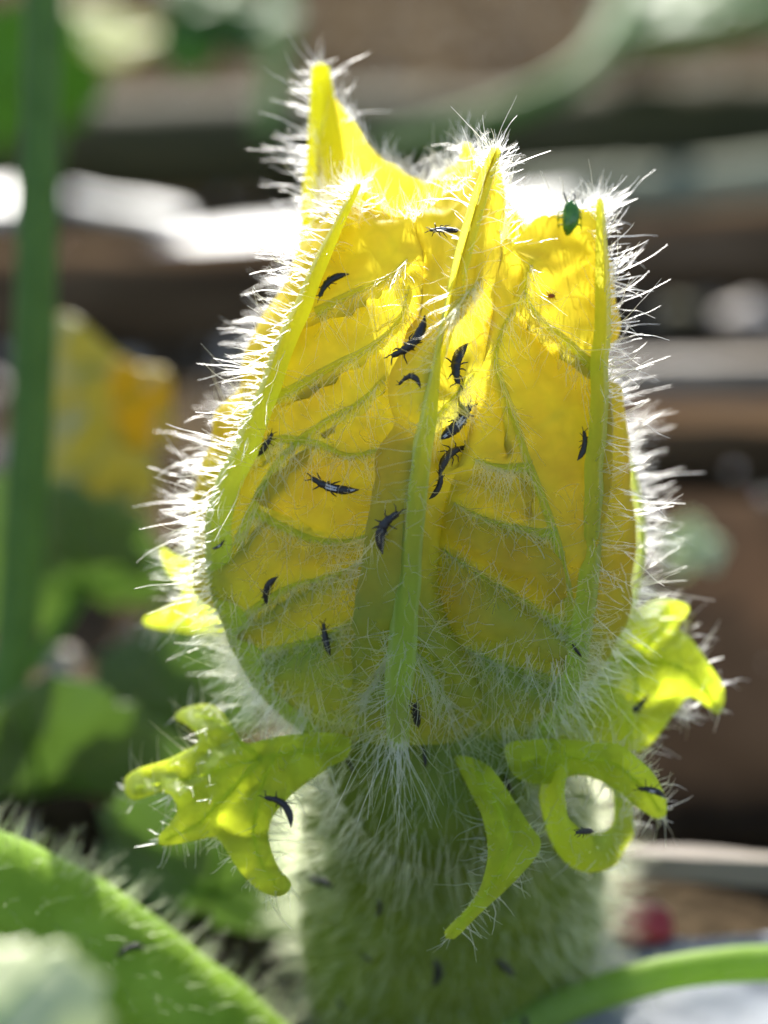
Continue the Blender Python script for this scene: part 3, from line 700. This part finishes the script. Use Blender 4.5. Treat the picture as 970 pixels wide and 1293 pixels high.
mS1 = sepal('star', [(220, 906), (233, 894), (264, 889), (281, 900), (296, 920), (310, 938), (350, 930), (400, 925), (440, 930), (440, 955), (418, 968), (385, 990), (360, 1012), (343, 1035), (340, 1061), (350, 1092), (368, 1117), (353, 1132), (326, 1123), (301, 1098), (287, 1076), (272, 1058), (239, 1063), (206, 1068), (200, 1057), (223, 1027), (219, 1009), (206, 1000), (171, 1010), (159, 1002), (158, 984), (174, 971), (211, 959), (246, 941), (250, 931), (237, 916)],
      lambda x, y: .72 + .0006*(300-x) + (.0042*max(0, (945 + (305-x)*.75) - y)) + .09*nz(x, y, .03) + .035*nz(x, y, .07, 4) - .0012*max(0, y-1040), 'star-shaped sepal with three bright lobes on the left', 150)
mS2 = sepal('right', [(870, 766), (856, 793), (870, 803), (895, 837), (915, 873), (908, 902), (889, 890), (870, 880), (851, 902), (828, 933), (808, 950), (793, 942), (779, 902), (765, 870), (735, 850), (735, 820), (771, 790), (802, 772), (833, 757)],
      lambda x, y: 1.25 + .0022*max(0, 850-y) + .11*nz(x, y, .03, 3) + .035*nz(x, y, .07, 4) - .0016*max(0, y-880), 'bright yellow-green sepal hooked down on the right', 120)
mS3 = sepal('blade', [(575, 955), (616, 966), (646, 1006), (668, 1040), (683, 1062), (675, 1085), (642, 1121), (606, 1154), (573, 1186), (561, 1177), (589, 1147), (606, 1121), (616, 1078), (609, 1032), (590, 992)],
      lambda x, y: .62 + .0012*abs(x-(640-.35*(y-1060))) + .08*nz(x, y, .03, 5) + .03*nz(x, y, .07, 4) - .0006*(y-960), 'narrow green sepal hanging like a blade in front of the ovary', 110)
mS4 = sepal('arm', [(640, 940), (695, 933), (745, 937), (781, 940), (804, 956), (827, 979), (841, 1009), (841, 1029), (830, 1034), (804, 1019), (778, 997), (751, 983), (725, 979), (690, 990), (650, 980)],
      lambda x, y: .72 + .0016*max(0, y-960) + .08*nz(x, y, .03, 7) + .03*nz(x, y, .07, 4), 'green sepal reaching out to the right below the yellow petals', 110)
mS6 = sepal('rear', [(204, 692), (220, 702), (250, 710), (290, 720), (320, 790), (260, 800), (222, 797), (186, 790), (183, 780), (212, 767), (232, 747), (212, 722)],
      lambda x, y: 1.9 + .06*nz(x, y, .02, 9), 'small forked sepal tip behind the white hairs on the left', 60)
mS7 = sepal('rear_right', [(640, 900), (700, 880), (760, 860), (800, 900), (790, 960), (740, 955), (680, 950)],
      lambda x, y: 1.05 + .05*nz(x, y, .02, 11), 'shaded sepal base tucked under the right petal', 140)
# curled sepal: a ribbon that loops round on itself
def curl():
    # px, py, depth, inner and outer half width
    ctr = [(706, 958, .74, 14, 12), (700, 998, .70, 16, 14), (704, 1038, .66, 17, 16), (722, 1070, .66, 18, 26), (750, 1082, .74, 22, 32), (774, 1066, .92, 18, 22), (786, 1036, 1.06, 15, 11), (780, 1000, 1.12, 14, 7), (764, 985, 1.12, 10, 5)]
    c = catmull(ctr, 60); v = []; f = []; prof = 11
    pc = np.array([(x, y) for x, y, *_ in c])
    for i in range(60):
        t = pc[min(i+1, 59)] - pc[max(i-1, 0)]; t /= np.linalg.norm(t); nrm = np.array([-t[1], t[0]]); x, y, d, hi, ho = c[i]
        for s in (0, 1):
            for j in range(prof):
                u = -1 + 2*j/(prof-1); q = pc[i] - nrm*u*((hi if u < 0 else ho)*(1 + .25*nz(i*3, u*20, .06, 17))); e = .045*(1-u*u)**.5*.5
                v.append(P(q[0], q[1], d - .16*u + .10*u*u + .05*nz(*q, .04, 13) + (-e if s == 0 else e)))
    k = prof*2
    for i in range(59):
        for j in range(prof-1):
            a = i*k+j; f.append((a, a+1, a+k+1, a+k)); a = i*k+prof+j; f.append((a, a+k, a+k+1, a+1))
        for j, jj in ((0, prof), (prof-1, 2*prof-1)): a, b = i*k+j, i*k+jj; f.append((a, a+k, b+k, b))
    m = mesh_from('sepal', v, f); o = link('sepal', m, M['sepal'], flower); o['label'] = 'curled sepal looping round a hole, below the reaching sepal'; sepals['curl'] = o
    L = [(random.choice(m.vertices).co.copy(), (rvec() - FW*.5).normalized(), .04 + .08*rng.random(), rvec()*.3) for _ in range(220)]
    hairs('hairs', L, o, M['hair'], rad=.0028); return m
mS5 = curl()

SV = {'star': [[(430, 945), (370, 950), (310, 962), (240, 982), (170, 994)], [(330, 957), (300, 935), (280, 912), (245, 903)], [(330, 958), (290, 1000), (250, 1040), (210, 1060)], [(345, 955), (325, 1010), (322, 1070), (348, 1118)]],
      'right': [[(760, 850), (800, 835), (850, 840), (885, 865), (904, 892)], [(800, 838), (830, 800), (858, 775)], [(800, 840), (805, 890), (808, 935)]],
      'blade': [[(600, 970), (628, 1020), (645, 1065), (625, 1110), (595, 1150), (570, 1178)]],
      'arm': [[(660, 958), (720, 956), (775, 965), (812, 995), (834, 1024)]]}
def sepal_veins():
    for k, polys in SV.items():
        mesh = sepals[k].data; tr = BVHTree.FromPolygons([q.co.copy() for q in mesh.vertices], [tuple(p.vertices) for p in mesh.polygons])
        for pl in polys:
            path = []
            for x, y in catmull(pl, 26):
                h = hit(x, y, tr)
                if h: path.append(h[0] - h[1]*.004)
            if len(path) > 5:
                v, f = tube_data(path, list(np.linspace(.016, .006, len(path))), 6); link('vein', mesh_from('vein', v, f), M['sepal'], sepals[k])
def obj_tree(meshes):
    V, F = [], []
    for m in meshes:
        o = len(V); V += [q.co.copy() for q in m.vertices]; F += [tuple(i+o for i in p.vertices) for p in m.polygons]
    return BVHTree.FromPolygons(V, F)
stem_obs = [o for o in bpy.data.objects if o.name.startswith('stalk')]
sepal_veins()
full = obj_tree([o.data for o in petals.values()] + [mS1, mS2, mS3, mS4, mS5, mS7, ovary.data, calyx.data] + [o.data for o in bpy.data.objects if o.name.startswith('midrib')])

# ------------------------------------------------------------------ insects
def thrips_mesh(bend, splay, seed):
    """unit-length thrips along +X (head first), Z up; body with legs and feelers in one mesh"""
    r_ = random.Random(seed); v, f = [], []
    def add(path, rad, sides, flat=1.0, up=Vector((0, 0, 1))):
        a, b = tube_data(path, rad, sides, flat, up); k = len(v); v.extend(a); f.extend([tuple(i+k for i in q) for q in b])
    xs = np.linspace(0, 1, 34); prof = np.interp(xs, [0, .03, .1, .14, .17, .25, .28, .4, .46, .52, .7, .85, .95, 1], [.03, .055, .065, .05, .07, .092, .078, .105, .088, .10, .105, .075, .03, .012])
    prof = prof*(1 + .06*np.sin(xs*78)*(xs > .45))
    def spine(t):
        return Vector((.5 - t, bend*(.25 - (t-.5)**2)*-1.0 + bend*.12, .015*math.sin(t*5)))
    add([spine(t) for t in xs], list(prof), 10, .75)
    for s in (-1, 1):
        h = spine(.02)
        add([h + Vector((.0, s*.025, .01)), h + Vector((.06, s*.05, .03)), h + Vector((.12, s*.06*(1+r_.random()), .02)), h + Vector((.17, s*.07*(1+r_.random()), 0))], [.014, .014, .013, .006], 5)
        for t, dx in ((.2, .10), (.33, -.03), (.43, -.12)):
            b = spine(t); q = splay*(.2 + .6*r_.random())
            add([b + Vector((0, s*.06, -.01)), b + Vector((dx*.5, s*(.06 + .09*q), .03)), b + Vector((dx, s*(.06 + .15*q), -.05)), b + Vector((dx*1.3, s*(.06 + .19*q), -.08))], [.02, .018, .013, .008], 5)
    m = mesh_from('thrips', v, f)
    wv, wf = [], []
    for s in (-1, 1):
        path = [spine(t) + Vector((0, s*(.022 + .012*math.sin(t*6)), .075*(1 - .55*t) + .012)) for t in np.linspace(.33, .93, 10)]
        a, b = tube_data(path, [.012, .022, .026, .026, .026, .024, .022, .018, .012, .006], 6, .3, Vector((0, 0, 1))); k = len(wv); wv.extend(a); wf.extend([tuple(i+k for i in q) for q in b])
    return m, mesh_from('wings', wv, wf)

def insect_frame(hx, hy, tx, ty, tree):
    cx, cy = (hx+tx)/2, (hy+ty)/2; h = hit(cx, cy, tree)
    if not h: return None
    loc, nor, _ = h; a = hit(hx, hy, tree); b = hit(tx, ty, tree); dep = (loc-CAM).dot(FW)-DIST
    ph, pt_ = P(hx, hy, dep), P(tx, ty, dep)
    if a and abs((a[0]-loc).dot(FW)) < .12: ph = a[0]
    if b and abs((b[0]-loc).dot(FW)) < .12: pt_ = b[0]
    nor = (nor - FW*.8).normalized(); x = (ph-pt_); L = x.length; x = x.normalized(); z = (nor - x*nor.dot(x)).normalized(); y = z.cross(x)
    return loc, Matrix((x, y, z)).transposed(), L, nor
THR = [ # head, tail, bend, wings, label
 (403, 375, 440, 346, .5, 1, 'black thrips with bent tail high on the front left petal'),
 (503, 456, 544, 405, -.7, 0, 'long curved black thrips left of the centre rib, upper half of the flower'),
 (574, 487, 586, 436, .6, 0, 'curved black thrips just right of the centre rib, above the shiny striped one'),
 (508, 481, 535, 486, .9, 1, 'small crumpled thrips touching the left side of the centre rib'),
 (594, 511, 556, 554, .1, 1, 'black thrips with silvery wing streak slanting right of the centre rib'),
 (583, 561, 552, 596, -.3, 0, 'upper of two thrips end to end right of the centre rib'),
 (554, 592, 541, 630, .3, 0, 'lower of two thrips end to end, pressed against the right side of the centre rib'),
 (394, 606, 453, 621, -.2, 1, 'large black thrips lying level on the front left petal'),
 (500, 645, 480, 697, -.4, 0, 'black thrips in the gully left of the centre rib'),
 (334, 758, 348, 725, .2, 0, 'short upright black thrips low on the front left petal'),
 (411, 790, 419, 831, .1, 0, 'dull black thrips hanging below the puffed left petal'),
 (547, 294, 586, 295, .05, 1, 'level black thrips with pale wings near the top, left of the centre tip'),
 (738, 546, 730, 583, .2, 0, 'black thrips tucked against the right rib'),
 (346, 547, 328, 576, .3, 0, 'black thrips half hidden by hairs beside the left rib'),
 (285, 683, 270, 693, .2, 1, 'tiny thrips with white wings on the outer edge of the left rib'),
 (336, 999, 369, 1037, .7, 0, 'curved black thrips on the star-shaped sepal'),
 (817, 884, 790, 913, .2, 1, 'blurred black thrips on the hooked right sepal'),
 (808, 989, 842, 1001, .1, 1, 'black thrips at the end of the sepal reaching right'),
 (522, 884, 527, 914, .1, 0, 'black thrips right of the foot of the centre rib'),
 (534, 942, 538, 968, .2, 0, 'black thrips under the long hairs at the foot of the centre rib'),
 (440, 955, 450, 975, .2, 0, 'small black thrips left of the long hair whorl'),
 (634, 978, 646, 1000, .1, 0, 'small black thrips on the edge of the hanging blade sepal'),
 (411, 1092, 441, 1102, .1, 0, 'blurred thrips on the upper left of the fuzzy ovary'),
 (494, 1117, 490, 1138, .1, 0, 'tiny blurred upright thrips on the ovary, left of the hanging sepal'),
 (474, 1186, 488, 1196, .1, 0, 'round dark thrips on the lower left of the ovary'),
 (549, 1190, 545, 1224, .1, 0, 'dark upright thrips on the ovary just below the tip of the hanging sepal'),
 (620, 1186, 640, 1206, .1, 0, 'slanting blurred thrips on the ovary right of the hanging sepal tip'),
 (445, 1244, 454, 1262, .1, 0, 'faint dark thrips at the bottom left of the ovary'),
 (646, 1266, 650, 1286, .1, 0, 'faint dark thrips at the bottom right of the ovary'),
 (722, 812, 734, 828, .1, 0, 'small blurred thrips low beside the right rib'),
 (725, 1052, 748, 1050, .1, 0, 'thrips lying inside the curled sepal'),
 (148, 1203, 183, 1194, .3, 0, 'dark thrips sitting on the bristly stem at lower left'),
]
stem_tree = obj_tree([])if False else None
def world_tree(objs):
    V, F = [], []
    for ob in objs:
        o = len(V); mw = ob.matrix_world; V += [mw @ q.co for q in ob.data.vertices]; F += [tuple(i+o for i in p.vertices) for p in ob.data.polygons]
    return BVHTree.FromPolygons(V, F)
bpy.context.view_layer.update()
stem_tree = world_tree(stem_obs)
for i, (hx, hy, tx, ty, bend, wings, lab) in enumerate(THR):
    fr = insect_frame(hx, hy, tx, ty, stem_tree if i == len(THR)-1 else full)
    if fr is None: print('no surface for', lab); continue
    loc, rot, L, nor = fr; L *= 1.0
    m, wm = thrips_mesh(bend*1.5 + .35*math.sin(i*2.3), 1.0 + .3*(i % 3), i)
    lift = .03 + .05*L + (.17 if 22 <= i <= 28 else 0)
    o = link('thrips', m, M['thrips']); o.matrix_world = Matrix.Translation(loc + nor*lift) @ rot.to_4x4() @ Matrix.Diagonal((L, L*(.85 + .3*random.random()), L, 1))
    tag(o, lab, 'thrips', 'thrips crawling on the flower')
    if wings and i in (4, 7, 11, 14, 17):
        c = bpy.data.objects.new('wings', wm); COL.objects.link(c); wm.materials.append(M['wing']); c.parent = o

# green bug on the top edge
def green_bug():
    fr = hit(718, 300, full) or hit(712, 310, full); p = P(720, 274, (fr[0]-CAM).dot(FW)-DIST - .02)
    e = empty('green_bug', p, 'shiny dark green bug upright on the top edge of the right petal', 'bug')
    k = 1/250.0
    path = [p + UP*(y*k) + RT*(x*k) for x, y in ((-4, -24), (-3, -18), (0, -8), (1, 2), (1, 10), (0, 17), (-1, 21))]
    b = tube('body', path, [.012, .028, .042, .044, .040, .030, .018], M['bug'], e, sides=16)
    for s in (-1, 1):
        tube('wing_case', [q + RT*(s*.018) - FW*.022 for q in path[1:6]], [.012, .026, .030, .026, .012], M['bug'], e, sides=10, flat=.6)
        a = p + UP*(19*k) + RT*(s*4*k); tube('antenna', [a, a + UP*.03 + RT*s*.012, a + UP*.055 + RT*s*.01 - RT*.012], [.006, .005, .003], M['thrips'], e, sides=5)
        for y in (-10, 0, 8):
            a = p + UP*(y*k) + RT*(s*.03); tube('leg', [a, a + RT*s*.03 + FW*.02, a + RT*s*.035 + FW*.05 - UP*.03], [.006, .005, .003], M['bug'], e, sides=5)
green_bug()
def red_mite():
    loc, nor, _ = hit(695, 375, full); p = loc + nor*.012
    e = empty('red_mite', p, 'tiny reddish mite near the top of the right petal', 'mite')
    tube('body', [p - RT*.018, p - RT*.008, p + RT*.006, p + RT*.018], [.006, .012, .012, .005], M['mite'], e, sides=8)
    for s in (-1, 1):
        for x in (-.012, -.004, .005, .012):
            a = p + RT*x; tube('leg', [a, a + UP*s*.014 + RT*x*.6, a + UP*s*.022 + RT*x*1.2 + FW*.006], [.0025, .002, .0015], M['mite'], e, sides=4)
red_mite()
